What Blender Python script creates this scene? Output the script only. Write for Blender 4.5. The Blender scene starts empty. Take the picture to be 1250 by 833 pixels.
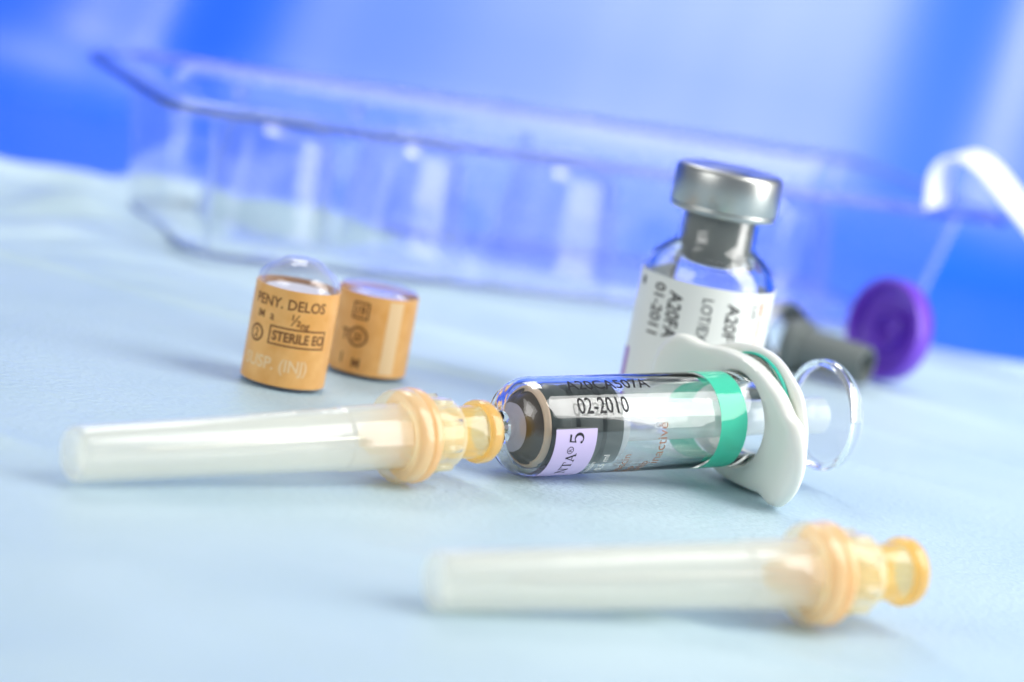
import bpy, bmesh, math, random
from mathutils import Vector, Matrix, noise
from math import sin, cos, pi, radians, sqrt, atan2
random.seed(4)
MM = 0.001
S = bpy.context.scene
C = S.collection

# ------------------------------------------------------------------ camera
PITCH, ROLL, DIST = radians(10), radians(11), 0.40
F = Vector((0, cos(PITCH), -sin(PITCH)))
R0, U0 = Vector((1, 0, 0)), Vector((0, sin(PITCH), cos(PITCH)))
R = R0*cos(ROLL) + U0*sin(ROLL)
U = -R0*sin(ROLL) + U0*cos(ROLL)
cd = bpy.data.cameras.new('camera')
cam = bpy.data.objects.new('camera', cd); C.objects.link(cam)
m = Matrix((R, U, -F)).transposed().to_4x4()
m.translation = -F*DIST
cam.matrix_world = m
cd.sensor_width = 36; cd.lens = 99.36
cd.clip_start = 0.01; cd.clip_end = 20
cd.dof.use_dof = True
cd.dof.focus_distance = 0.318
cd.dof.aperture_fstop = 15.5
cd.dof.aperture_blades = 0
S.camera = cam

# ------------------------------------------------------------------ world, lamps, exposure
w = bpy.data.worlds.new('World'); S.world = w; w.use_nodes = True
w.node_tree.nodes['Background'].inputs[0].default_value = (0.80, 0.88, 1.0, 1)
w.node_tree.nodes['Background'].inputs[1].default_value = 0.33

def area(name, loc, target, sx, sy, watts, col=(1, 1, 1), spread=180):
    l = bpy.data.lights.new(name, 'AREA'); l.spread = radians(spread); l.shape = 'RECTANGLE'
    l.size, l.size_y, l.energy, l.color = sx, sy, watts, col
    o = bpy.data.objects.new(name, l); C.objects.link(o)
    o.location = loc
    o.rotation_euler = (Vector(target)-Vector(loc)).to_track_quat('-Z', 'Y').to_euler()
    return o
area('back_softbox', (-0.10, 0.24, 0.40), (0, -0.06, 0), 0.20, 0.15, 0.62, (1, 0.99, 0.97))
area('side_softbox', (0.26, -0.105, 0.185), (0.015, -0.072, 0.006), 0.17, 0.42, 1.55, (1, 0.985, 0.96))
area('backdrop_softbox', (0.07, -0.02, 0.50), (0.05, 0.24, 0.03), 0.20, 0.10, 0.29, (1, 0.93, 0.95), 62)
area('front_fill', (-0.34, -0.36, 0.24), (0, -0.05, 0.01), 0.30, 0.26, 0.8, (1, 0.99, 0.97))  # added fill lamp, lifts the faces turned to the camera
S.view_settings.view_transform = 'Standard'
S.view_settings.look = 'None'
S.view_settings.gamma = 1
S.view_settings.exposure = 0.10
cy = S.cycles
cy.use_denoising = True
cy.max_bounces = 24; cy.transmission_bounces = 20; cy.transparent_max_bounces = 16
cy.glossy_bounces = 8; cy.diffuse_bounces = 5
cy.blur_glossy = 0.6
cy.sample_clamp_indirect = 12

# ------------------------------------------------------------------ materials
def mat(name, col, rough=.5, spec=.5, trans=0, ior=1.45, metal=0, coat=0, sss=0, sheen=0):
    mt = bpy.data.materials.new(name); mt.use_nodes = True
    b = mt.node_tree.nodes['Principled BSDF']
    b.inputs['Base Color'].default_value = (*col, 1)
    b.inputs['Roughness'].default_value = rough
    b.inputs['Specular IOR Level'].default_value = spec
    b.inputs['Transmission Weight'].default_value = trans
    b.inputs['IOR'].default_value = ior
    b.inputs['Metallic'].default_value = metal
    b.inputs['Coat Weight'].default_value = coat
    if sss:
        b.inputs['Subsurface Weight'].default_value = sss
        b.inputs['Subsurface Radius'].default_value = (1, .9, .8)
        b.inputs['Subsurface Scale'].default_value = 0.002
    return mt
def nt(mt): return mt.node_tree.nodes, mt.node_tree.links
def bump(mt, scale, strength, dist=0.0002, detail=4, wear=None):
    """fine relief, and a little unevenness of gloss"""
    n, l = nt(mt); b = n['Principled BSDF']
    tc = n.new('ShaderNodeTexCoord'); nz = n.new('ShaderNodeTexNoise'); bp = n.new('ShaderNodeBump')
    nz.inputs['Scale'].default_value = scale; nz.inputs['Detail'].default_value = detail
    bp.inputs['Strength'].default_value = strength; bp.inputs['Distance'].default_value = dist
    l.new(tc.outputs['Object'], nz.inputs['Vector'])
    l.new(nz.outputs['Fac'], bp.inputs['Height']); l.new(bp.outputs['Normal'], b.inputs['Normal'])
    if wear:
        mr = n.new('ShaderNodeMapRange'); mr.inputs['To Min'].default_value = wear[0]; mr.inputs['To Max'].default_value = wear[1]
        nz2 = n.new('ShaderNodeTexNoise'); nz2.inputs['Scale'].default_value = scale*.3
        l.new(tc.outputs['Object'], nz2.inputs['Vector'])
        l.new(nz2.outputs['Fac'], mr.inputs['Value']); l.new(mr.outputs['Result'], b.inputs['Roughness'])
    return mt
def colvar(mt, c1, c2, scale, detail=3):
    """colour unevenness of the stuff itself"""
    n, l = nt(mt); b = n['Principled BSDF']
    tc = n.new('ShaderNodeTexCoord'); nz = n.new('ShaderNodeTexNoise'); cr = n.new('ShaderNodeValToRGB')
    nz.inputs['Scale'].default_value = scale; nz.inputs['Detail'].default_value = detail
    cr.color_ramp.elements[0].color = (*c1, 1); cr.color_ramp.elements[1].color = (*c2, 1)
    cr.color_ramp.elements[0].position = .3; cr.color_ramp.elements[1].position = .7
    l.new(tc.outputs['Object'], nz.inputs['Vector']); l.new(nz.outputs['Fac'], cr.inputs['Fac'])
    l.new(cr.outputs['Color'], b.inputs['Base Color'])
    return mt
def milky(name, col, clear=.5, rough=.18, tl=.6, ior=1.45, edge=.6, tint=None):
    """translucent moulded plastic in thin walls: part of the light passes, part scatters both ways, the surface shines"""
    mt = bpy.data.materials.new(name); mt.use_nodes = True
    n, l = nt(mt); n.remove(n['Principled BSDF'])
    d = n.new('ShaderNodeBsdfDiffuse'); t = n.new('ShaderNodeBsdfTranslucent'); tr = n.new('ShaderNodeBsdfTransparent'); g = n.new('ShaderNodeBsdfGlossy')
    for x in (d, t): x.inputs['Color'].default_value = (*col, 1)
    tr.inputs['Color'].default_value = (*(tint or [c**.5 for c in col]), 1)
    g.inputs['Color'].default_value = (1, 1, 1, 1); g.inputs['Roughness'].default_value = rough
    m1, m2, m3 = [n.new('ShaderNodeMixShader') for _ in range(3)]
    fr = n.new('ShaderNodeFresnel'); fr.inputs['IOR'].default_value = ior
    m1.inputs[0].default_value = tl
    # seen edge-on the light runs a longer way through the wall, so less of it passes
    lw = n.new('ShaderNodeLayerWeight'); lw.inputs['Blend'].default_value = .5
    pw = n.new('ShaderNodeMath'); pw.operation = 'POWER'; pw.inputs[1].default_value = 2.5
    mp = n.new('ShaderNodeMapRange'); mp.inputs['To Min'].default_value = clear; mp.inputs['To Max'].default_value = clear*(1-edge)
    l.new(lw.outputs['Facing'], pw.inputs[0]); l.new(pw.outputs[0], mp.inputs['Value']); l.new(mp.outputs['Result'], m2.inputs[0])
    l.new(d.outputs[0], m1.inputs[1]); l.new(t.outputs[0], m1.inputs[2])
    l.new(m1.outputs[0], m2.inputs[1]); l.new(tr.outputs[0], m2.inputs[2])
    ge = n.new('ShaderNodeNewGeometry'); inv = n.new('ShaderNodeMath'); inv.operation = 'SUBTRACT'; inv.inputs[0].default_value = 1
    mu = n.new('ShaderNodeMath'); mu.operation = 'MULTIPLY'
    l.new(ge.outputs['Backfacing'], inv.inputs[1]); l.new(inv.outputs[0], mu.inputs[0]); l.new(fr.outputs[0], mu.inputs[1])
    l.new(mu.outputs[0], m3.inputs[0]); l.new(m2.outputs[0], m3.inputs[1]); l.new(g.outputs[0], m3.inputs[2])
    l.new(m3.outputs[0], n['Material Output'].inputs['Surface'])
    tc = n.new('ShaderNodeTexCoord'); nz = n.new('ShaderNodeTexNoise'); bp = n.new('ShaderNodeBump')
    nz.inputs['Scale'].default_value = 500; bp.inputs['Strength'].default_value = .15; bp.inputs['Distance'].default_value = .0002
    l.new(tc.outputs['Object'], nz.inputs['Vector']); l.new(nz.outputs['Fac'], bp.inputs['Height'])
    for x in (d, g, fr): l.new(bp.outputs['Normal'], x.inputs['Normal'])
    return mt
M = {}
M['sheet'] = bump(colvar(mat('sheet_paper', (.48, .625, .70), .42, .45), (.43, .58, .65), (.51, .655, .72), 26), 1100, .55, .0004, 8, (.36, .52))
M['blue'] = mat('blue_satin', (.003, .115, .82), .40, .8, ior=1.47)
M['glass'] = mat('glass', (1, 1, 1), 0, .5, 1, 1.53)
M['clear'] = mat('clear_plastic', (.985, .992, 1), .03, .5, 1, 1.40)
M['tray'] = milky('tray_plastic', (.74, .76, .78), .993, .03, .5, 1.42, .10, (.965, .975, .985))
M['block'] = milky('block_plastic', (.72, .74, .76), .988, .02, .5, 1.55, .16, (.945, .958, .97))
M['bead'] = mat('tray_rim_plastic', (.36, .40, .52), .06, .5, 1, 1.5)
M['thinglass'] = milky('thin_glass', (.85, .86, .9), .97, .015, .5, 1.5, .35)
M['rod'] = milky('frosted_plastic', (.97, 1, .99), .60, .08, .5)
M['sheath'] = milky('sheath_plastic', (1, .99, .925), .69, .07, .45, 1.5, .75)
M['cream'] = milky('cream_plastic', (1, .96, .79), .72, .10, .5)
M['peach'] = milky('peach_plastic', (1, .76, .47), .42, .14, .5)
M['amber'] = milky('amber_plastic', (1, .86, .48), .66, .05, .5)
M['rimamber'] = milky('rim_amber_plastic', (1, .78, .36), .50, .06, .5)
M['orangecore'] = milky('orange_core', (1, .76, .32), .3, .25, .5)
M['steel'] = mat('steel', (.75, .76, .78), .2, .5, metal=1)
M['alu'] = bump(mat('aluminium', (.46, .47, .45), .32, .5, metal=1), 600, .1, .0001, 3, (.26, .42))
M['rubber'] = bump(mat('grey_rubber', (.07, .095, .088), .45, .4), 900, .2, .0001)
M['rubber3'] = bump(mat('vial_rubber', (.27, .295, .275), .45, .4), 900, .2, .0001)
M['rubber2'] = bump(mat('pale_grey_rubber', (.125, .145, .14), .5, .4), 500, .25, .0002)
M['ivory'] = mat('ivory_plastic', (.80, .82, .76), .32, .5, sss=.25); bump(M['ivory'], 420, .12, .0002)
M['green'] = milky('green_print', (.17, .95, .72), .32, .05, .5)
M['flangeglint'] = mat('flange_reflection_green', (.02, .55, .40), .35, .5)  # colour of the reflection in the glass flange edge
M['stopperskin'] = bump(mat('stopper_film', (.52, .50, .60), .25, .5), 900, .2, .0002)
M['brownrubber'] = mat('brown_rubber', (.075, .055, .035), .35, .5)
M['crescentglint'] = mat('crescent_glint', (.80, .62, .44), .4, .5)  # colour of the crescent reflection on the stopper edge
M['pale_filler'] = bump(mat('pale_filler_white', (.82, .80, .82), .8, .2), 700, .6, .0006)  # white put in to brighten the small vials' tops
M['lavender'] = mat('lavender_print', (.60, .50, .76), .4, .4)
M['ink'] = mat('black_ink', (.012, .012, .015), .5, .3)
M['brownink'] = mat('brown_ink', (.34, .17, .10), .5, .3)
M['darkink'] = mat('dark_brown_ink', (.20, .085, .03), .5, .3)
M['greyink'] = mat('grey_ink', (.10, .11, .11), .5, .3)
M['orangeink'] = mat('orange_ink', (.85, .22, .05), .5, .3)
M['whiteink'] = mat('white_ink', (.85, .83, .78), .5, .3)
M['fadedink'] = mat('faded_white_ink', (.86, .60, .33), .5, .3)
M['purpleink'] = mat('purple_ink', (.36, .13, .55), .5, .3)
M['label'] = bump(mat('label_paper', (.80, .81, .76), .42, .4), 500, .15, .0002)
M['orange'] = colvar(bump(mat('orange_label', (.82, .42, .12), .35, .45), 500, .12, .0001), (.77, .37, .095), (.87, .48, .165), 420)
M['purple'] = bump(mat('purple_plastic', (.16, .05, .58), .33, .5, coat=.1), 300, .15, .0002)
M['film'] = mat('label_film', (1, 1, 1), .05, .5, 1, 1.08)
M['strap'] = bump(mat('white_strip', (.86, .87, .88), .4, .4), 200, .2, .0003)

# ------------------------------------------------------------------ builders
def link(name, me, mt, parent=None, smooth=True):
    o = bpy.data.objects.new(name, me); C.objects.link(o)
    if mt: me.materials.append(mt)
    if smooth:
        for p in me.polygons: p.use_smooth = True
    if parent: o.parent = parent
    return o
def bm_obj(name, bm, mt, parent=None, smooth=True, sharp=40):
    if smooth:
        for e in bm.edges:
            if len(e.link_faces) == 2 and e.calc_face_angle(0) > radians(sharp): e.smooth = False
    me = bpy.data.meshes.new(name); bm.to_mesh(me); bm.free()
    return link(name, me, mt, parent, smooth)
def tag(o, label, cat, group=None, kind=None):
    if label: o['label'] = label
    if cat: o['category'] = cat
    if group: o['group'] = group
    if kind: o['kind'] = kind
    return o
def thing(name, label, cat, loc, rot=None, group=None):
    o = bpy.data.objects.new(name, None); C.objects.link(o)
    o.empty_display_size = .005
    mw = (rot.to_4x4() if rot else Matrix.Identity(4)); mw.translation = Vector(loc)
    o.matrix_world = mw
    return tag(o, label, cat, group)
def rounded(prof, rad, n=3):
    """round the corners of a closed (axial, radial) profile, mm"""
    out, N = [], len(prof)
    for i, p in enumerate(prof):
        a, b = Vector(prof[i-1]), Vector(prof[(i+1) % N]); p = Vector(p)
        if p.y < 1e-4 or rad <= 0: out.append(tuple(p)); continue
        da, db = a-p, b-p
        k = min(rad, da.length*.45, db.length*.45)
        if k < 1e-4: out.append(tuple(p)); continue
        pa, pb = p+da.normalized()*k, p+db.normalized()*k
        for j in range(n+1):
            t = j/n
            out.append(tuple(pa*(1-t)**2 + p*2*t*(1-t) + pb*t*t))
    return out
def lathe(name, prof, mt, parent=None, axis='X', seg=72, closed=True, rad=0, rib=None):
    """profile of (axial, radial) in mm turned about the local axis; closed = solid of revolution section"""
    if rad: prof = rounded(prof, rad)
    bm = bmesh.new(); rings = []
    for (s, r) in prof:
        if r < 1e-4:
            v = bm.verts.new((s*MM, 0, 0) if axis == 'X' else (0, 0, s*MM)); rings.append([v]); continue
        ring = []
        for i in range(seg):
            a = 2*pi*i/seg
            rr = r + (rib(s, r, a) if rib else 0)
            y, z = rr*cos(a)*MM, rr*sin(a)*MM
            ring.append(bm.verts.new((s*MM, y, z) if axis == 'X' else (y, z, s*MM)))
        rings.append(ring)
    N = len(rings)
    for k in range(N if closed else N-1):
        A, B = rings[k], rings[(k+1) % N]
        if len(A) == 1 and len(B) == 1: continue
        for i in range(seg):
            j = (i+1) % seg
            try:
                if len(A) == 1: bm.faces.new((A[0], B[i], B[j]))
                elif len(B) == 1: bm.faces.new((A[i], A[j], B[0]))
                else: bm.faces.new((A[i], A[j], B[j], B[i]))
            except ValueError: pass
    bmesh.ops.recalc_face_normals(bm, faces=bm.faces)
    return bm_obj(name, bm, mt, parent)

# flat print: text or polygons in a (u, v) plane, mm, sliced and wrapped by a map f(u, v) -> Vector mm
def text_faces(body, size, sx=1.0, bold=0.0, align='LEFT'):
    cu = bpy.data.curves.new('print', 'FONT'); cu.body = body; cu.size = size; cu.align_x = align
    cu.offset = bold; cu.resolution_u = 3; cu.fill_mode = 'FRONT'
    o = bpy.data.objects.new('print', cu); C.objects.link(o)
    bpy.context.view_layer.update()
    me = bpy.data.meshes.new_from_object(o.evaluated_get(bpy.context.evaluated_depsgraph_get()))
    bpy.data.objects.remove(o); bpy.data.curves.remove(cu)
    bm = bmesh.new(); bm.from_mesh(me); bpy.data.meshes.remove(me)
    for v in bm.verts: v.co.x *= sx
    return bm
def poly_faces(polys):
    bm = bmesh.new()
    for p in polys: bm.faces.new([bm.verts.new((x, y, 0)) for x, y in p])
    return bm
def strip(pts, wd):
    """a stroke of varying width as quads"""
    L, Rr = [], []
    for i, (x, y) in enumerate(pts):
        a = Vector(pts[max(0, i-1)]); b = Vector(pts[min(len(pts)-1, i+1)])
        d = (b-a).normalized(); n = Vector((-d.y, d.x)); h = (wd[i] if isinstance(wd, list) else wd)/2
        L.append((x+n.x*h, y+n.y*h)); Rr.append((x-n.x*h, y-n.y*h))
    return [[L[i], L[i+1], Rr[i+1], Rr[i]] for i in range(len(pts)-1)]
def box2(x0, y0, x1, y1): return [(x0, y0), (x1, y0), (x1, y1), (x0, y1)]
def ring2(cx, cy, r, wd, n=28, a0=0, a1=2*pi):
    return strip([(cx+r*cos(a0+(a1-a0)*i/n), cy+r*sin(a0+(a1-a0)*i/n)) for i in range(n+1)], wd)
def serif(ch, x, y, h):
    """serif capitals of height h at (x, y): quads and advance"""
    q, t, k = [], .07*h, .16*h
    def seg(a, b, wd): q.extend(strip([(x+a[0]*h, y+a[1]*h), (x+b[0]*h, y+b[1]*h)], wd))
    def sf(cx, cy, half=.16): q.append(box2(x+(cx-half)*h, y+cy*h-(t if cy > .5 else 0), x+(cx+half)*h, y+cy*h+(0 if cy > .5 else t)))
    if ch == 'N': seg((.15, 0), (.15, 1), t); seg((.75, 0), (.75, 1), t); seg((.13, 1), (.77, .02), k); sf(.12, 0); sf(.10, 1, .12); sf(.76, 1); adv = .95
    elif ch == 'T': seg((.38, 0), (.38, 1), k); q.append(box2(x+.02*h, y+h-t, x+.74*h, y+h)); seg((.04, 1), (.02, .74), t); seg((.72, 1), (.74, .74), t); sf(.38, 0); adv = .80
    elif ch == 'A': seg((.10, 0), (.42, 1), t); seg((.40, 1), (.74, 0), k); seg((.2, .33), (.62, .33), t); sf(.10, 0, .14); sf(.74, 0); adv = .90
    elif ch == '5':
        q.append(box2(x+.14*h, y+.87*h, x+.56*h, y+h)); seg((.16, 1), (.12, .52), t)
        pts = [(x+(.30+.27*cos(radians(d)))*h, y+(.32+.30*sin(radians(d)))*h) for d in range(138, -150, -16)]
        q.extend(strip(pts, [h*(.07+.10*max(0, cos(radians(138-16*i)))) for i in range(len(pts))])); q.extend(ring2(x+.10*h, y+.14*h, .04*h, .08*h, 8)); adv = .7
    return q, adv*h
def wrap(name, bm, f, mt, parent, step=.3):
    """slice finely, then bend onto the surface"""
    us = [v.co.x for v in bm.verts]; vs = [v.co.y for v in bm.verts]
    for ax, lo, hi in ((0, min(us), max(us)), (1, min(vs), max(vs))):
        n = int((hi-lo)/step)
        for i in range(1, n+1):
            co = [0, 0, 0]; no = [0, 0, 0]; co[ax] = lo+i*(hi-lo)/(n+1); no[ax] = 1
            bmesh.ops.bisect_plane(bm, geom=bm.verts[:]+bm.edges[:]+bm.faces[:], plane_co=co, plane_no=no, dist=1e-5)
    for v in bm.verts: v.co = f(v.co.x, v.co.y)*MM
    return bm_obj(name, bm, mt, parent, smooth=True)
def join(bms):
    me = bpy.data.meshes.new('tmp'); out = bmesh.new()
    for b in bms:
        b.to_mesh(me); out.from_mesh(me); b.free()
    bpy.data.meshes.remove(me)
    return out
def moved(bm, dx, dy):
    for v in bm.verts: v.co.x += dx; v.co.y += dy
    return bm

# ------------------------------------------------------------------ the setting
def smooth01(a, b, t):
    t = max(0, min(1, (t-a)/(b-a))); return t*t*(3-2*t)
def sheet_edge(x):                                         # far edge of the pale sheet, mm
    return 69 + 3*noise.noise((x*.02, 3.1, 0)) + .05*x
def sheet_height(x, y):
    near = smooth01(25, 80, sqrt((x-2)**2*.35+(y+75)**2*.8))   # flat where the things stand
    h = 1.6*noise.noise((x*.012, y*.012, 5))*near
    far = smooth01(-30, 70, y)*smooth01(10, -70, x)
    h += far*(4.6*noise.noise((x*.03+y*.012, y*.05, 2))+3.0*abs(noise.noise((x*.05, y*.07, 9)))*2)
    fold = noise.noise((x*.01, y*.01, 7))*10               # long shallow creases
    d = (y+75+.32*(x-30)+fold)
    for off in (-62, 34, 62, 95):
        h += .85*math.exp(-((d-off)/2.2)**2)*smooth01(.0, .35, noise.noise((x*.02, off, 1))+.25)
    h += 2.0*math.exp(-((y-sheet_edge(x))/5)**2)*(.35+.65*far)
    h += (.42*noise.noise((x*.035, y*.045, 11))+.22*noise.noise((x*.09, y*.11, 3)))*(.35+.65*near)
    return h - .35*near - .12
def build_sheet():
    xs = [-420+i*6 for i in range(40)]+[-180+i*1.8 for i in range(201)]+[183+i*6 for i in range(40)]
    n = 230
    bm = bmesh.new(); rows = []
    for x in xs:
        e = sheet_edge(x); row = []
        for j in range(n+1):
            t = j/n
            y = -620 + (e+620)*(1-(1-t)**1.0) if t < 0 else None
            y = (-620+400*(t/.12)) if t < .12 else (-220+(e+220)*((t-.12)/.88))
            z = sheet_height(x, y)
            row.append(bm.verts.new((x*MM, y*MM, z*MM)))
        e2 = bm.verts.new((x*MM, (e+.8)*MM, -1.6*MM)); row.append(e2)
        rows.append(row)
    for A, B in zip(rows, rows[1:]):
        for a, b, c, d in zip(A, B, B[1:], A[1:]): bm.faces.new((a, b, c, d))
    o = bm_obj('table_surface', bm, M['sheet']); return tag(o, None, None, kind='structure')
build_sheet()
def build_backdrop():
    """blue cloth: lies behind and below the pale sheet, then hangs as a curtain with soft folds"""
    bm = bmesh.new(); rows = []
    path = [(-60+i*10, -2.2) for i in range(25)]
    tilt = radians(60)
    for i in range(1, 9):
        a = i/8*tilt; path.append((180+36*sin(a), -2.2+36*(1-cos(a))))
    y0, z0 = path[-1]
    path += [(y0+i*12*cos(tilt), z0+i*12*sin(tilt)) for i in range(1, 30)]
    for i in range(321):
        x = -560+i*3.5; row = []
        for (y, z) in path:
            k = smooth01(150, 215, y)
            xx = x + .18*(z if z > 0 else 0)
            f = 2.4*noise.noise((x*.013, 1.3, z*.002)) + 1.0*noise.noise((x*.04, 4.3, z*.003))
            f += 5.5*math.exp(-((x+88)/13)**2) + 6*math.exp(-((x-86)/19)**2) - 1.2*math.exp(-((x+118)/14)**2)
            f2 = .8*noise.noise((x*.02, y*.02, 8))
            row.append(bm.verts.new((xx*MM, (y+f*k*.86)*MM, (z+f2*(1-k)-f*k*.5)*MM)))
        rows.append(row)
    for A, B in zip(rows, rows[1:]):
        for a, b, c, d in zip(A, B, B[1:], A[1:]): bm.faces.new((a, b, c, d))
    o = bm_obj('backdrop', bm, M['blue'], sharp=180); return tag(o, None, None, kind='structure')
build_backdrop()

# ------------------------------------------------------------------ needles in their sheaths
def needle_parts(root):
    def rib(s, r, a):
        if r < 2.6 or s < -.5: return 0
        k = .06 if s < 24 else .10
        return k*max(0, cos(a*8))**6
    lathe('sheath', rounded([(-1.45, 0), (-1.5, 1.5), (-1.78, 1.9), (-1.8, 2.3), (-1.68, 2.6), (-1.3, 2.78), (12, 2.98), (24, 3.18), (30, 3.30), (30.3, 3.42), (38.2, 3.55), (38.2, 2.95), (30, 2.72), (12, 2.42), (-.1, 2.15), (-.4, 1.6), (-.45, 0)], .12, 2), M['sheath'], root, seg=96, rib=rib)
    lathe('flange', [(37.6, 3.62), (37.4, 4.85), (37.9, 5.05), (39.2, 5.1), (39.2, 3.62)], M['cream'], root, rad=.25)
    lathe('ring', [(39.25, 2.7), (39.25, 5.02), (39.5, 5.16), (40.25, 5.12), (40.45, 4.9), (40.45, 2.7)], M['peach'], root, rad=.12)
    lathe('collar', [(40.5, 3.0), (40.5, 4.12), (44.0, 3.98), (44.7, 3.7), (45.0, 3.2), (45.0, 2.3), (43.8, 2.3), (43.5, 3.0)], M['cream'], root, rad=.25)
    for k in range(9):
        a = k*2*pi/9+.3
        bm = bmesh.new(); bmesh.ops.create_cube(bm, size=1)
        for v in bm.verts: v.co = Vector((42.3+v.co.x*3.0, v.co.y*.7, 4.0+v.co.z*.75))*MM
        bmesh.ops.rotate(bm, verts=bm.verts, cent=(0, 0, 0), matrix=Matrix.Rotation(a, 3, 'X'))
        bmesh.ops.bevel(bm, geom=bm.edges[:], offset=.12*MM, segments=2, affect='EDGES')
        bm_obj('grip_rib', bm, M['cream'], root)
    hub = lathe('hub', [(33.5, .5), (33.5, 1.1), (34.3, 1.75), (40, 2.25), (45.05, 2.35), (45.15, 2.8), (48.3, 2.95), (50.1, 2.95), (50.2, 2.6), (49.6, 2.35), (44, 2.0), (41, 1.9), (40.5, .5)], M['amber'], root, rad=.07)
    lathe('hub_rim', [(48.4, 2.98), (48.4, 3.38), (48.75, 3.5), (49.6, 3.48), (50.2, 3.15), (50.2, 2.98)], M['rimamber'], hub, rad=.06)
    lathe('needle_bed', [(34, .3), (34, 1.0), (40.2, 1.5), (40.2, .3)], M['orangecore'], hub, rad=.1, seg=32)
    lathe('cannula', [(6, .13), (7, .25), (40, .25), (40, .13)], M['steel'], root, seg=16)
def needle(loc_tip, yaw, label):
    el = math.asin((5.1-2.85)/39)
    a = Vector((cos(yaw)*cos(el), sin(yaw)*cos(el), sin(el))); y = Vector((-sin(yaw), cos(yaw), 0)); z = a.cross(y)
    t = thing('capped_needle', label, 'needle', (loc_tip[0]*MM, loc_tip[1]*MM, 2.86*MM), Matrix((a, y, z)).transposed(), 'capped needles lying on the sheet')
    needle_parts(t)
    return t
needle((-38.7, -124.2), radians(41), 'translucent sheathed needle with orange hub lying in front of the clear syringe nose')
syr_scale = .94
n2 = needle((-1.2, -145.2), radians(30.2), 'blurred translucent sheathed needle with orange hub lying alone nearest the front edge')
n2.scale = (1.03, 1.0, 1.0)

# ------------------------------------------------------------------ the syringe
th, ep = radians(35), radians(4.4)
sa = Vector((cos(th)*cos(ep), sin(th)*cos(ep), sin(ep))); sy = Vector((-sin(th), cos(th), 0)); sz = sa.cross(sy)
syr = thing('syringe', 'clear glass syringe with mint green band, white finger grip and lavender label', 'syringe', (4.46*MM, -82.99*MM, 5.64*MM), Matrix((sa, sy, sz)).transposed())
syr.scale = (syr_scale, 1, 1)
lathe('barrel', [(-5.6, .45), (-5.6, 1.5), (-5.4, 1.7), (-4.9, 1.9), (-4.7, 2.5), (-4.55, 3.3), (-4.15, 4.25), (-3.4, 5.0), (-2.5, 5.4), (-1.7, 5.55), (-.9, 5.6), (31.4, 5.6), (31.9, 5.68), (31.95, 7.3), (32.05, 7.6), (32.35, 7.6), (32.45, 7.3), (32.45, 4.85), (32.3, 4.65), (-.8, 4.6), (-1.8, 4.5), (-2.6, 4.1), (-3.2, 3.4), (-3.6, 2.4), (-3.9, 1.3), (-4.3, .45)], M['glass'], syr, seg=180, rib=lambda s_, r_, a_: -.07*abs(sin(5*a_))*smooth01(-1.9, -2.8, s_)*smooth01(1.4, 3.0, r_))
sp = lathe('stopper', [(-.9, 0), (-.9, 4.25), (-.6, 4.5), (.4, 4.56), (1.6, 4.5), (1.9, 4.1), (2.6, 4.1), (2.9, 4.5), (4.2, 4.57), (5.6, 4.5), (5.9, 4.1), (6.5, 4.1), (6.8, 4.5), (8.4, 4.57), (9.2, 4.5), (9.45, 4.2), (9.45, 0)], M['rubber'], syr, seg=96, closed=False)
lathe('front_cone', [(-3.1, 2.5), (-3.0, 2.85), (-1.35, 4.12), (-1.0, 4.12), (-1.0, 2.5)], M['brownrubber'], sp, seg=96)
lathe('glint_ring', [(-1.75, 3.95), (-1.72, 4.14), (-1.35, 4.36), (-1.05, 4.34), (-1.05, 4.0)], M['crescentglint'], sp, seg=96)  # cream ring put in for the crescent reflected at the stopper's edge
lathe('front_face', [(-3.3, 0), (-3.25, 2.3), (-3.05, 2.7), (-2.6, 2.6), (-2.6, 0)], M['stopperskin'], sp, seg=64, closed=False)
rod = lathe('plunger_rod', [(9.5, 0), (9.5, 3.9), (10.6, 3.9), (10.9, 2.2), (30, 2.2), (43.6, 2.2), (43.6, 0)], M['rod'], syr, seg=48, closed=False)
disc = lathe('thumb_disc', [(43.7, 0), (43.7, 5.9), (44.9, 5.9), (44.9, 0)], M['thinglass'], rod, seg=96, closed=False)
lathe('disc_rim', [(43.5, 5.92), (43.4, 6.4), (43.8, 6.7), (44.7, 6.7), (45.2, 6.4), (45.1, 5.92)], M['clear'], rod, seg=96, rad=.15)
def bar(phi_deg, x, r):
    p = radians(phi_deg); return Vector((x, -r*sin(p), r*cos(p)))
def ax_map(x0, phi0, r): return lambda u, v: bar(phi0-math.degrees(v/5.6), x0+u, r)              # reads along the barrel
def ci_map(x0, phi0, r): return lambda u, v: bar(phi0-math.degrees(u/5.6), x0-v, r)              # reads round the barrel
def patch(name, x0, x1, p0, p1, r, mt, parent, n=48, th_=.03):
    bm = bmesh.new(); rows = []
    for i in range(n+1):
        p = p0+(p1-p0)*i/n
        rows.append([bm.verts.new(bar(p, x, rr)*MM) for x, rr in ((x0, r), (x1, r), (x1, r+th_), (x0, r+th_))])
    for A, B in zip(rows, rows[1:]):
        for k in range(4): bm.faces.new((A[k], B[k], B[(k+1) % 4], A[(k+1) % 4]))
    bm.faces.new(rows[0]); bm.faces.new(rows[-1][::-1])
    bmesh.ops.recalc_face_normals(bm, faces=bm.faces)
    return bm_obj(name, bm, mt, parent)
lathe('band', [(23.3, 5.61), (23.3, 5.66), (27.3, 5.66), (27.3, 5.61)], M['green'], syr, seg=128)
lab = patch('label', -1.1, 4.8, 78, 190, 5.61, M['lavender'], syr)
patch('dark_stripe', -1.1, 4.8, 76.2, 77.9, 5.61, M['greyink'], lab, n=4)
q5, _ = serif('5', 0, 0, 2.0)
wrap('numeral', poly_faces(q5), ci_map(2.9, 95.5, 5.66), M['ink'], lab)
qs, x = [], 0
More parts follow.
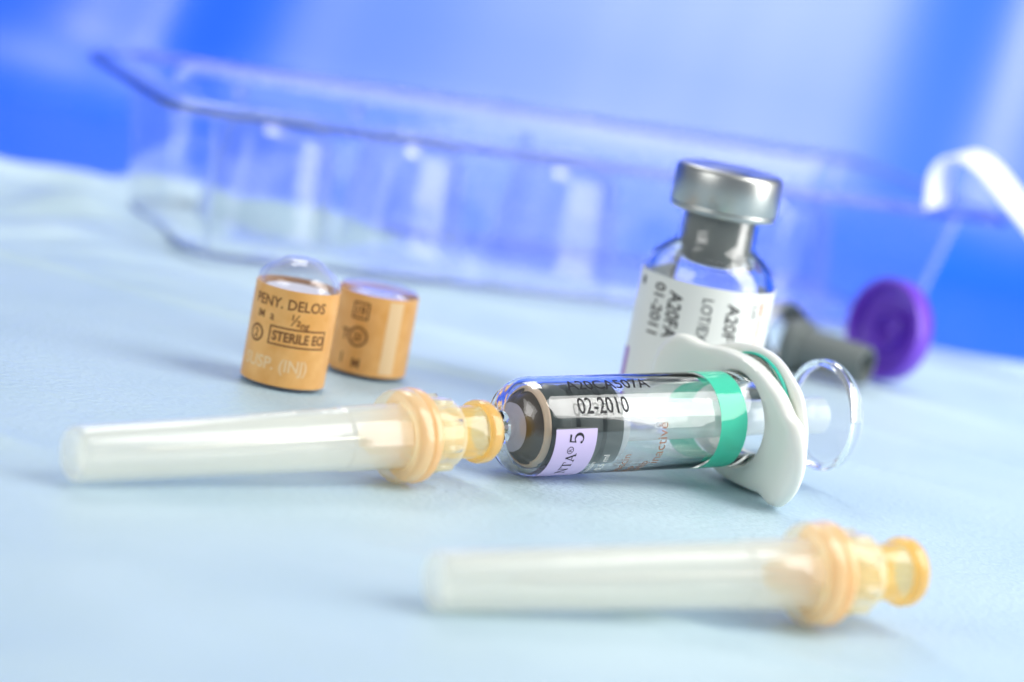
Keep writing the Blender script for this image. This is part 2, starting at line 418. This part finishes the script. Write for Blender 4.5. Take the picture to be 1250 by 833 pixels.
for ch in 'NTA':
    q, adv = serif(ch, x, 0, 1.35); qs += q; x += adv
qs += ring2(x+.40, 1.05, .42, .09)
bm = join([poly_faces(qs), moved(text_faces('R', .72), x+.16, .80)])
wrap('lettering', bm, ci_map(2.35, 144, 5.66), M['ink'], lab)
wrap('expiry_print', text_faces('02-2010', 2.8, .80, .022), ax_map(2.3, 61, 5.63), M['ink'], syr)
wrap('batch_print', text_faces('A20CA507A', 2.3, 1.0, .03), ax_map(2.0, 29, 5.63), M['ink'], syr)
wrap('vaccine_print', join([moved(text_faces('vaccin', 1.7, .9), -1.9, 4.6), moved(text_faces('polio', 1.7, .9), -3.5, 2.9), moved(text_faces('et Hib', 1.7, .9), -3.3, 1.4), text_faces('inactivé', 2.0, .92)]), ci_map(15.2, 131, 5.63), M['brownink'], syr)
wrap('dose_print', join([text_faces('0,5 ml', 1.3, .9), moved(text_faces('vaccin', 1.0, .9), -.4, 1.6)]), ci_map(7.4, 141, 5.63), M['whiteink'], syr)
random.seed(9)
def grip_plate(name, half, wc, wend, x0, thick, bend_a, bend_b, hole, tilt, mt, parent):
    def wd(u):
        a = abs(u)
        if a > half: return 0
        base = wend + (wc-wend)*math.exp(-(a/6.4)**2) - .45*math.exp(-((a-9.2)/2.2)**2)
        k = (half-a)/4.6
        return base*(sqrt(max(0, 1-(1-k)**2)) if k < 1 else 1)
    def rad(al):
        d = (cos(al), sin(al)); r = hole+.2
        while abs(r*d[1]) < wd(r*d[0]) and r < 40: r += .05
        return r
    def xf(u):
        return bend_a*smooth01(5, half, -u) + bend_b*smooth01(5, half, u)
    ct, st = cos(tilt), sin(tilt)
    def P(u, v, x):                    # u along the wings (towards the viewer's side), v down
        y, z = -(u*ct - v*st), -(u*st + v*ct)
        return Vector((x+xf(u), y, z))*MM
    n, bm = 144, bmesh.new(); rows = []
    ts = (0, .04, .3, .6, .85, .96, 1)
    for i in range(n):
        al = 2*pi*i/n; ro = rad(al)
        prof = []
        for t in ts:
            r = hole+(ro-hole)*t; inset = .0
            e = .45*thick*(1-sqrt(max(0, 1-max(0, (t-.80)/.20)**2)))    # rounded rim
            e0 = .3*max(0, 1-t/.05)
            prof.append((r, x0+e+e0))
        for t in reversed(ts):
            r = hole+(ro-hole)*t
            e = .45*thick*(1-sqrt(max(0, 1-max(0, (t-.80)/.20)**2)))
            e0 = .3*max(0, 1-t/.05)
            prof.append((r, x0+thick-e-e0))
        rows.append([bm.verts.new(P(r*cos(al), r*sin(al), x)) for r, x in prof])
    m_ = len(rows[0])
    for i in range(n):
        A, B = rows[i], rows[(i+1) % n]
        for k in range(m_): bm.faces.new((A[k], B[k], B[(k+1) % m_], A[(k+1) % m_]))
    bmesh.ops.recalc_face_normals(bm, faces=bm.faces)
    return bm_obj(name, bm, mt, parent, sharp=60)
gp = grip_plate('finger_grip', 14.7, 7.3, 5.6, 29.6, 2.3, -2.7, -1.7, 5.75, radians(13), M['ivory'], syr)
grip_plate('retaining_plate', 11.4, 8.4, 5.8, 32.5, 1.4, -2.0, -1.2, 4.9, radians(13), M['ivory'], gp)
lathe('flange_reflection', [(32.02, 7.62), (32.02, 7.85), (32.38, 7.85), (32.38, 7.62)], M['flangeglint'], gp, seg=64)  # green ring put in for the reflection along the glass flange edge

# ------------------------------------------------------------------ vials
def vert(th_deg, z, r):
    t = radians(th_deg); return Vector((r*sin(t), -r*cos(t), z))
def up_map(t0, z0, r, ref): return lambda u, v: vert(t0+math.degrees(u/ref), z0+v, r)          # upright text
def dn_map(t0, z0, r, ref): return lambda u, v: vert(t0+math.degrees(v/ref), z0-u, r)          # text turned to read downwards
def sleeve(name, z0, z1, t0, t1, r, th_, mt, parent, n=96):
    full = abs(t1-t0) >= 359.9
    bm = bmesh.new(); rows = []
    for i in range(n if full else n+1):
        t = t0+(t1-t0)*i/n
        rows.append([bm.verts.new(vert(t, z, rr)*MM) for z, rr in ((z0, r), (z1, r), (z1, r+th_), (z0, r+th_))])
    prs = list(zip(rows, rows[1:])) + ([(rows[-1], rows[0])] if full else [])
    for A, B in prs:
        for k in range(4): bm.faces.new((A[k], B[k], B[(k+1) % 4], A[(k+1) % 4]))
    if not full: bm.faces.new(rows[0]); bm.faces.new(rows[-1][::-1])
    bmesh.ops.recalc_face_normals(bm, faces=bm.faces)
    return bm_obj(name, bm, mt, parent)
vial = thing('vaccine_vial', 'upright glass vial with silver crimp cap and white printed label behind the syringe', 'vial', (22.8*MM, -41.6*MM, 0))
lathe('glass_body', [(.9, 0), (.3, 5.5), (0, 7.2), (.25, 8.1), (.9, 8.42), (19.5, 8.42), (21.0, 8.25), (22.4, 7.5), (23.4, 6.3), (24.2, 5.3), (25.0, 4.9), (29.1, 4.85), (29.3, 6.0), (32.1, 6.0), (32.1, 4.42), (25.4, 4.45), (24.6, 4.7), (23.0, 5.8), (21.8, 6.8), (20.4, 7.45), (19, 7.5), (2.0, 7.5), (1.5, 6.8), (1.5, 0)], M['glass'], vial, 'Z', 96, closed=False)
lathe('stopper', [(32.3, 0), (32.3, 5.6), (32.15, 5.8), (32.13, 4.38), (25.4, 4.42), (22.2, 4.3), (21.6, 3.9), (21.5, 1.8), (25, 1.6), (25, 0)], M['rubber3'], vial, 'Z', 64, closed=False)
cap = lathe('crimp_cap', [(a+1.15, r) for a, r in [(27.3, 5.3), (27.1, 5.9), (27.25, 6.5), (27.6, 6.72), (27.9, 6.74), (28.05, 6.68), (28.2, 6.78), (32.2, 6.78), (32.7, 6.6), (32.95, 6.2), (33.0, 5.6), (32.75, 4.2), (32.7, 2.9), (32.9, 2.5), (32.95, 0), (31.6, 0), (31.6, 6.1), (28.1, 6.05)]], M['alu'], vial, 'Z', 96, closed=False)
lb = sleeve('label', 2.2, 20.1, -150, 118, 8.44, .07, M['label'], vial)
sleeve('purple_band', 2.5, 9.8, -130, -74, 8.52, .02, M['purpleink'], lb, n=20)
wrap('batch_print', text_faces('A20FA', 2.6, .80, .045), dn_map(-34.0, 18.6, 8.55, 8.5), M['ink'], lb)
wrap('expiry_print', text_faces('01-2011', 2.4, .86, .045), dn_map(-50.5, 19.2, 8.55, 8.5), M['ink'], lb)
wrap('lot_print', text_faces('LOT/EX', 1.9, .85, .02), dn_map(-4.5, 18.7, 8.55, 8.5), M['greyink'], lb)
wrap('lot_number_print', text_faces('A20F', 2.4, .9, .03), dn_map(17.2, 18.4, 8.55, 8.5), M['ink'], lb)
wrap('small_print', text_faces('Lot', 1.5, .85, .0), dn_map(42, 18.6, 8.55, 8.5), M['greyink'], lb)
wrap('orange_print', join([poly_faces([box2(0, 0, 1.7, .42)]), moved(text_faces('conservation', 1.0, .9), 2.0, 0)]), dn_map(52, 18.9, 8.55, 8.5), M['orangeink'], lb)
wrap('corner_mark', poly_faces([box2(0, 0, 1.0, .8)]), dn_map(-72, 19.3, 8.55, 8.5), M['ink'], lb)

def orange_vial(loc, label, h, rot, dome):
    t = thing('orange_vial', label, 'vial', (loc[0]*MM, loc[1]*MM, 0), Matrix.Rotation(rot, 3, 'Z'), 'small vials with orange labels')
    if dome:
        prof = [(.5, 0), (.2, 3.4), (0, 4.6), (.5, 5.02), (12.5, 5.02), (13.1, 4.9), (13.8, 4.4), (14.3, 3.7), (14.8, 2.9), (15.2, 2.5), (15.5, 1.8), (15.65, .9), (15.7, 0), (15.3, 0), (15.1, 1.6), (14.6, 2.4), (14.0, 3.4), (13.5, 4.0), (12.8, 4.45), (12.2, 4.6), (1.2, 4.65), (1.0, 0)]
    else:
        prof = [(.5, 0), (.2, 3.4), (0, 4.6), (.5, 5.02), (10.6, 5.02), (11.1, 4.75), (11.25, 4.2), (11.0, 3.4), (10.9, 0), (10.1, 0), (10.1, 4.0), (9.8, 4.3), (1.2, 4.4), (1.0, 0)]
    lathe('glass_body', prof, M['thinglass'], t, 'Z', 80, closed=False)
    top = [(11.4, 4.3), (11.7, 3.9), (11.5, 2.0), (11.8, 0)] if dome else [(h-.9, 4.2), (h-.7, 3.9), (h-.8, 2.2), (h-.6, 0)]
    lathe('pale_filler', [(1.3, 0), (1.3, 4.3)]+top, M['pale_filler'], t, 'Z', 48, closed=False)  # added pale filler, whitens the otherwise dark glass top
    lb = sleeve('label', .5, h, -180, 180, 5.04, .08, M['orange'], t)
    return t, lb
o1, l1 = orange_vial((-26.4, -59.2), 'orange-labelled little vial with a clear domed glass top', 12.2, 0, True)
wrap('top_line_print', text_faces('PENY. DELOS', 1.75, .92, .03), up_map(-58, 9.9, 5.14, 5.1), M['darkink'], l1)
wrap('second_line_print', join([text_faces('IM', 1.3, .9, .02), moved(text_faces('a', 1.5, .9, .02), 2.0, 0), moved(text_faces('½', 1.9, .9, .02), 4.6, -.2), moved(text_faces('ng', 1.3, .9, .02), 5.9, -.5)]), up_map(-50, 8.3, 5.14, 5.1), M['darkink'], l1)
wrap('circle_print', join([poly_faces(ring2(0, 0, .95, .28)), moved(text_faces('2', 1.5, .9, .03, 'CENTER'), 0, -.52)]), up_map(-46, 6.3, 5.14, 5.1), M['darkink'], l1)
bx = [box2(0, 0, 7.3, .2), box2(0, 2.1, 7.3, 2.3), box2(0, .2, .2, 2.1), box2(7.1, .2, 7.3, 2.1)]
wrap('boxed_print', join([poly_faces(bx), moved(text_faces('STERILE EO', 1.6, .84, .05), .45, .6)]), up_map(-25, 5.4, 5.14, 5.1), M['darkink'], l1)
wrap('pale_print', text_faces('SUSP. (INJ)', 2.1, .9, .04), up_map(-60, 2.4, 5.14, 5.1), M['fadedink'], l1)
o2, l2 = orange_vial((-17.6, -42.6), 'flat-topped orange-labelled little vial standing behind the domed one', 10.6, 0, False)
wrap('boxed_print', join([poly_faces([box2(0, 0, 2.2, .25), box2(0, 1.95, 2.2, 2.2), box2(0, .25, .25, 1.95), box2(1.95, .25, 2.2, 1.95)]), moved(text_faces('19', 1.7, .8, .05), .35, .5)]), up_map(-30, 7.4, 5.14, 5.1), M['darkink'], l2)
wrap('letter_print', text_faces('T', 1.9, .9, .05), up_map(-42, 4.6, 5.14, 5.1), M['darkink'], l2)
wrap('circle_print', join([poly_faces(ring2(0, 0, 1.15, .3)), moved(text_faces('23', 1.4, .8, .05, 'CENTER'), 0, -.5)]), up_map(-16, 5.2, 5.14, 5.1), M['darkink'], l2)
wrap('low_print', join([text_faces('I', 1.8, .9, .05), moved(text_faces('M', 1.6, .9, .05), 1.7, -.3)]), up_map(-38, 1.6, 5.14, 5.1), M['darkink'], l2)
sleeve('pale_stripe', .9, 10.2, 22, 44, 5.125, .02, M['fadedink'], l2, n=14)

# ------------------------------------------------------------------ the clear tray
def plan(poly, inset, cr, n=7):
    """polygon (mm, counter-clockwise) pulled in by inset, corners rounded"""
    N = len(poly); P = []
    for i in range(N):
        a, p, b = Vector(poly[i-1]), Vector(poly[i]), Vector(poly[(i+1) % N])
        d1, d2 = (p-a).normalized(), (b-p).normalized()
        n1, n2 = Vector((-d1.y, d1.x)), Vector((-d2.y, d2.x))
        k = n1+n2; k = k/k.length; P.append(p + k*inset/max(.35, k.dot(n1)))
    out = []
    for i in range(N):
        a, p, b = P[i-1], P[i], P[(i+1) % N]
        k = min(cr[i], (a-p).length*.45, (b-p).length*.45)
        pa, pb = p+(a-p).normalized()*k, p+(b-p).normalized()*k
        for j in range(n+1):
            t = j/n; out.append(pa*(1-t)**2+p*2*t*(1-t)+pb*t*t)
    return out
TP = [(-52.8, 1.9), (76, 67.5), (56, 123.5), (-67.4, 66.4), (-74.2, 51.5)]
TC = [8, 4, 8, 7, 6]
tray = thing('plastic_tray', 'clear empty blister tray with wide rim standing behind the vials', 'tray', (0, 0.075, -0.001))
def solid_loft(name, levels, mt, parent, th_, offset=(0, 0, 0), bottom=True):
    bm = bmesh.new(); rings = []
    for pts, z in levels: rings.append([bm.verts.new(Vector((p.x, p.y, z))*MM-Vector(offset)) for p in pts])
    for A, B in zip(rings, rings[1:]):
        n = len(A)
        for i in range(n): bm.faces.new((A[i], A[(i+1) % n], B[(i+1) % n], B[i]))
    if bottom: bm.faces.new(rings[-1])
    bmesh.ops.recalc_face_normals(bm, faces=bm.faces)
    o = bm_obj(name, bm, mt, parent)
    sm = o.modifiers.new('thickness', 'SOLIDIFY'); sm.thickness = th_*MM; sm.offset = 0
    return o
OFF = (0, .075, -.001)
solid_loft('tray_shell', [(plan(TP, 0, TC), 22.8), (plan(TP, .1, TC), 24.0), (plan(TP, .5, TC), 24.3), (plan(TP, 4.4, TC), 24.4), (plan(TP, 5.0, TC), 23.9), (plan(TP, 5.6, TC), 21), (plan(TP, 8.4, TC), 2.2), (plan(TP, 9.4, TC), 1.0), (plan(TP, 16, TC), .8)], M['tray'], tray, .5, OFF)
def bead(name, pts, z, r, mt, parent):
    bm = bmesh.new(); rows = []; N = len(pts)
    for i in range(N):
        d = (pts[(i+1) % N]-pts[i-1]).normalized(); n = Vector((d.y, -d.x, 0))
        rows.append([bm.verts.new((Vector((pts[i].x, pts[i].y, z))+(n*cos(a)+Vector((0, 0, 1))*sin(a))*r)*MM-Vector(OFF)) for a in (k*2*pi/10 for k in range(10))])
    for i in range(N):
        A, B = rows[i], rows[(i+1) % N]
        for k in range(10): bm.faces.new((A[k], B[k], B[(k+1) % 10], A[(k+1) % 10]))
    bmesh.ops.recalc_face_normals(bm, faces=bm.faces)
    return bm_obj(name, bm, mt, parent, sharp=180)
bead('rim_bead', plan(TP, -.5, TC), 23.2, .6, M['bead'], tray)
bead('foot_bead', plan(TP, 9.0, TC), 1.2, .5, M['bead'], tray)
def moulded_block(p0, p1, half, top):
    """hollow raised block moulded up from the tray floor"""
    a, b = Vector(p0), Vector(p1); d = (b-a).normalized(); n = Vector((-d.y, d.x))
    def pl(e, r): return plan([a-d*e-n*(half+e), b+d*e-n*(half+e), b+d*e+n*(half+e), a-d*e+n*(half+e)], 0, [60]*4, 9)
    return solid_loft('moulded_block', [(pl(3.4, 4), 1.4), (pl(2.6, 4), 2.4), (pl(.9, 3.2), top-3.4), (pl(.6, 3), top-3.0), (pl(-1.9, 2.2), top-.4), (pl(-2.5, 2), top)], M['block'], tray, .45, OFF)
def stick(name, p, q, r, mt, parent):
    p, q = Vector(p), Vector(q); d = (q-p).normalized(); a = d.cross(Vector((0, 1, 0))).normalized(); b = d.cross(a)
    bm = bmesh.new(); rows = [[bm.verts.new((c+(a*cos(t)+b*sin(t))*k)*MM-Vector(OFF)) for t in (j*pi/5 for j in range(10))] for c, k in ((p, r*.7), (p+d*.4, r), (q-d*.4, r), (q, r*.7))]
    for A, B in zip(rows, rows[1:]):
        for k in range(10): bm.faces.new((A[k], B[k], B[(k+1) % 10], A[(k+1) % 10]))
    bm.faces.new(rows[0][::-1]); bm.faces.new(rows[-1])
    bmesh.ops.recalc_face_normals(bm, faces=bm.faces)
    bm_obj(name, bm, mt, parent)
for i in (0, 1):
    hi, lo = plan(TP, 5.3, TC)[i*8+4], plan(TP, 8.9, TC)[i*8+4]
    stick('corner_edge', (hi.x, hi.y, 22.6), (lo.x, lo.y, 1.8), (.35, .5)[i], (M['clear'], M['rod'])[i], tray)
def glint_ball(x, y, z, r):  # added clear ball, meant to catch glints inside the tray
    bm = bmesh.new(); bmesh.ops.create_uvsphere(bm, u_segments=20, v_segments=12, radius=r*MM)
    for v in bm.verts: v.co = Vector((v.co.x, v.co.y, v.co.z*1.2)) + Vector((x, y, z))*MM - Vector(OFF)
    bm_obj('glint_ball', bm, M['clear'], tray)
for x, y in ((-50.5, 57.5), (-32, 62), (-4, 60.5), (-9, 112)): glint_ball(x, y, 21.5, 1.35)
moulded_block((-49, 43), (-35, 49), 6.5, 20.5)
moulded_block((-27, 52), (-15, 58), 6.5, 20.5)
moulded_block((-3, 62), (10, 68), 6.5, 20.5)
moulded_block((34, 79), (47, 85), 6.5, 20.5)
# ------------------------------------------------------------------ white strip curling over the tray corner
def ribbon(name, pts, wv, th_, mt, parent=None):
    """a strip of given width vector swept along points (mm)"""
    bm = bmesh.new(); rows = []
    P = [Vector(p) for p in pts]; Wv = Vector(wv)
    for i, p in enumerate(P):
        d = (P[min(i+1, len(P)-1)]-P[max(i-1, 0)]).normalized(); n = d.cross(Wv).normalized()*th_/2
        rows.append([bm.verts.new(v*MM) for v in (p-Wv/2-n, p+Wv/2-n, p+Wv/2+n, p-Wv/2+n)])
    for A, B in zip(rows, rows[1:]):
        for k in range(4): bm.faces.new((A[k], B[k], B[(k+1) % 4], A[(k+1) % 4]))
    bm.faces.new(rows[0][::-1]); bm.faces.new(rows[-1])
    bmesh.ops.recalc_face_normals(bm, faces=bm.faces)
    return bm_obj(name, bm, mt, parent)
key = [(62.7, 57.2, 24.6), (62.2, 58.0, 29.4), (63.4, 58.5, 32.4), (65.9, 58.7, 33.4), (69.5, 58.5, 32.0), (74.0, 57.8, 28.3), (79.7, 56.9, 23.5), (85, 56, 18)]
pts = []
for i in range(len(key)-1):
    p0, p1, p2, p3 = [Vector(key[max(0, min(len(key)-1, i+k))]) for k in (-1, 0, 1, 2)]
    for j in range(5):
        t = j/5
        pts.append(.5*((2*p1)+(p2-p0)*t+(2*p0-5*p1+4*p2-p3)*t*t+(3*p1-p0-3*p2+p3)*t**3))
tag(ribbon('peel_strip', pts, (4.6, 8.0, 1.0), .35, M['strap']), 'white flexible strip curling over the right corner of the clear tray', 'strip')

# ------------------------------------------------------------------ loose closures at the right
def oriented(loc, ax, roll=0):
    ax = Vector(ax).normalized(); y = Vector((0, 0, 1)).cross(ax).normalized(); z = ax.cross(y)
    return Matrix((ax, y, z)).transposed()
st = thing('rubber_stopper', 'grey rubber stopper lying on its side touching the purple cap', 'stopper', (40.5*MM, 20.0*MM, 4.0*MM), oriented(None, (.86, -.51, .0)))
lathe('plug', [(0, 0), (0, 3.9), (.5, 4.2), (2.4, 4.2), (2.8, 3.9), (2.9, 3.2), (12.4, 2.9), (12.9, 2.7), (12.9, 2.2), (12.5, 2.0), (3, 1.8), (3, 0)], M['rubber2'], st, seg=64, closed=False)
cs = thing('crimp_ring', 'crumpled aluminium crimp ring lying between the white-labelled vial and grey stopper', 'ring', (37.0*MM, 26.0*MM, 4.6*MM), oriented(None, (.75, -.6, .18)))
bmr = lathe('band', [(0, 5.0), (0, 6.2), (.3, 6.5), (4.2, 6.4), (4.4, 6.1), (4.4, 5.9), (.5, 6.2), (.2, 5.0)], M['alu'], cs, seg=64)
for v in bmr.data.vertices:
    a = atan2(v.co.z, v.co.y); k = 1-.28*max(0, sin(a))**2+.05*sin(5*a)
    v.co.y *= k; v.co.z *= .72
cs.location.z = 4.4*MM
pc = thing('flip_cap', 'purple plastic flip-off cap standing on edge with its hollow side showing', 'cap', (55.7*MM, 28.3*MM, 7.75*MM), oriented(None, (-.79, -.61, .08)))
lathe('shell', [(-1.9, 0), (-1.9, 6.6), (-1.6, 7.3), (-1.0, 7.7), (1.5, 7.8), (1.9, 7.6), (2.0, 7.2), (1.7, 6.6), (.2, 6.3), (-.2, 5.8), (-.3, 0)], M['purple'], pc, seg=96, closed=False)
lathe('inner_ring', [(-.25, 2.2), (.9, 2.25), (1.1, 2.5), (.9, 2.8), (-.25, 2.9)], M['purple'], pc, seg=64)
for k in range(3):
    a = k*2*pi/3+.4
    bm = bmesh.new(); bmesh.ops.create_icosphere(bm, subdivisions=2, radius=.55*MM)
    for v in bm.verts: v.co += Vector((.1, 3.3*cos(a), 3.3*sin(a)))*MM
    bm_obj('nub', bm, M['purple'], pc)
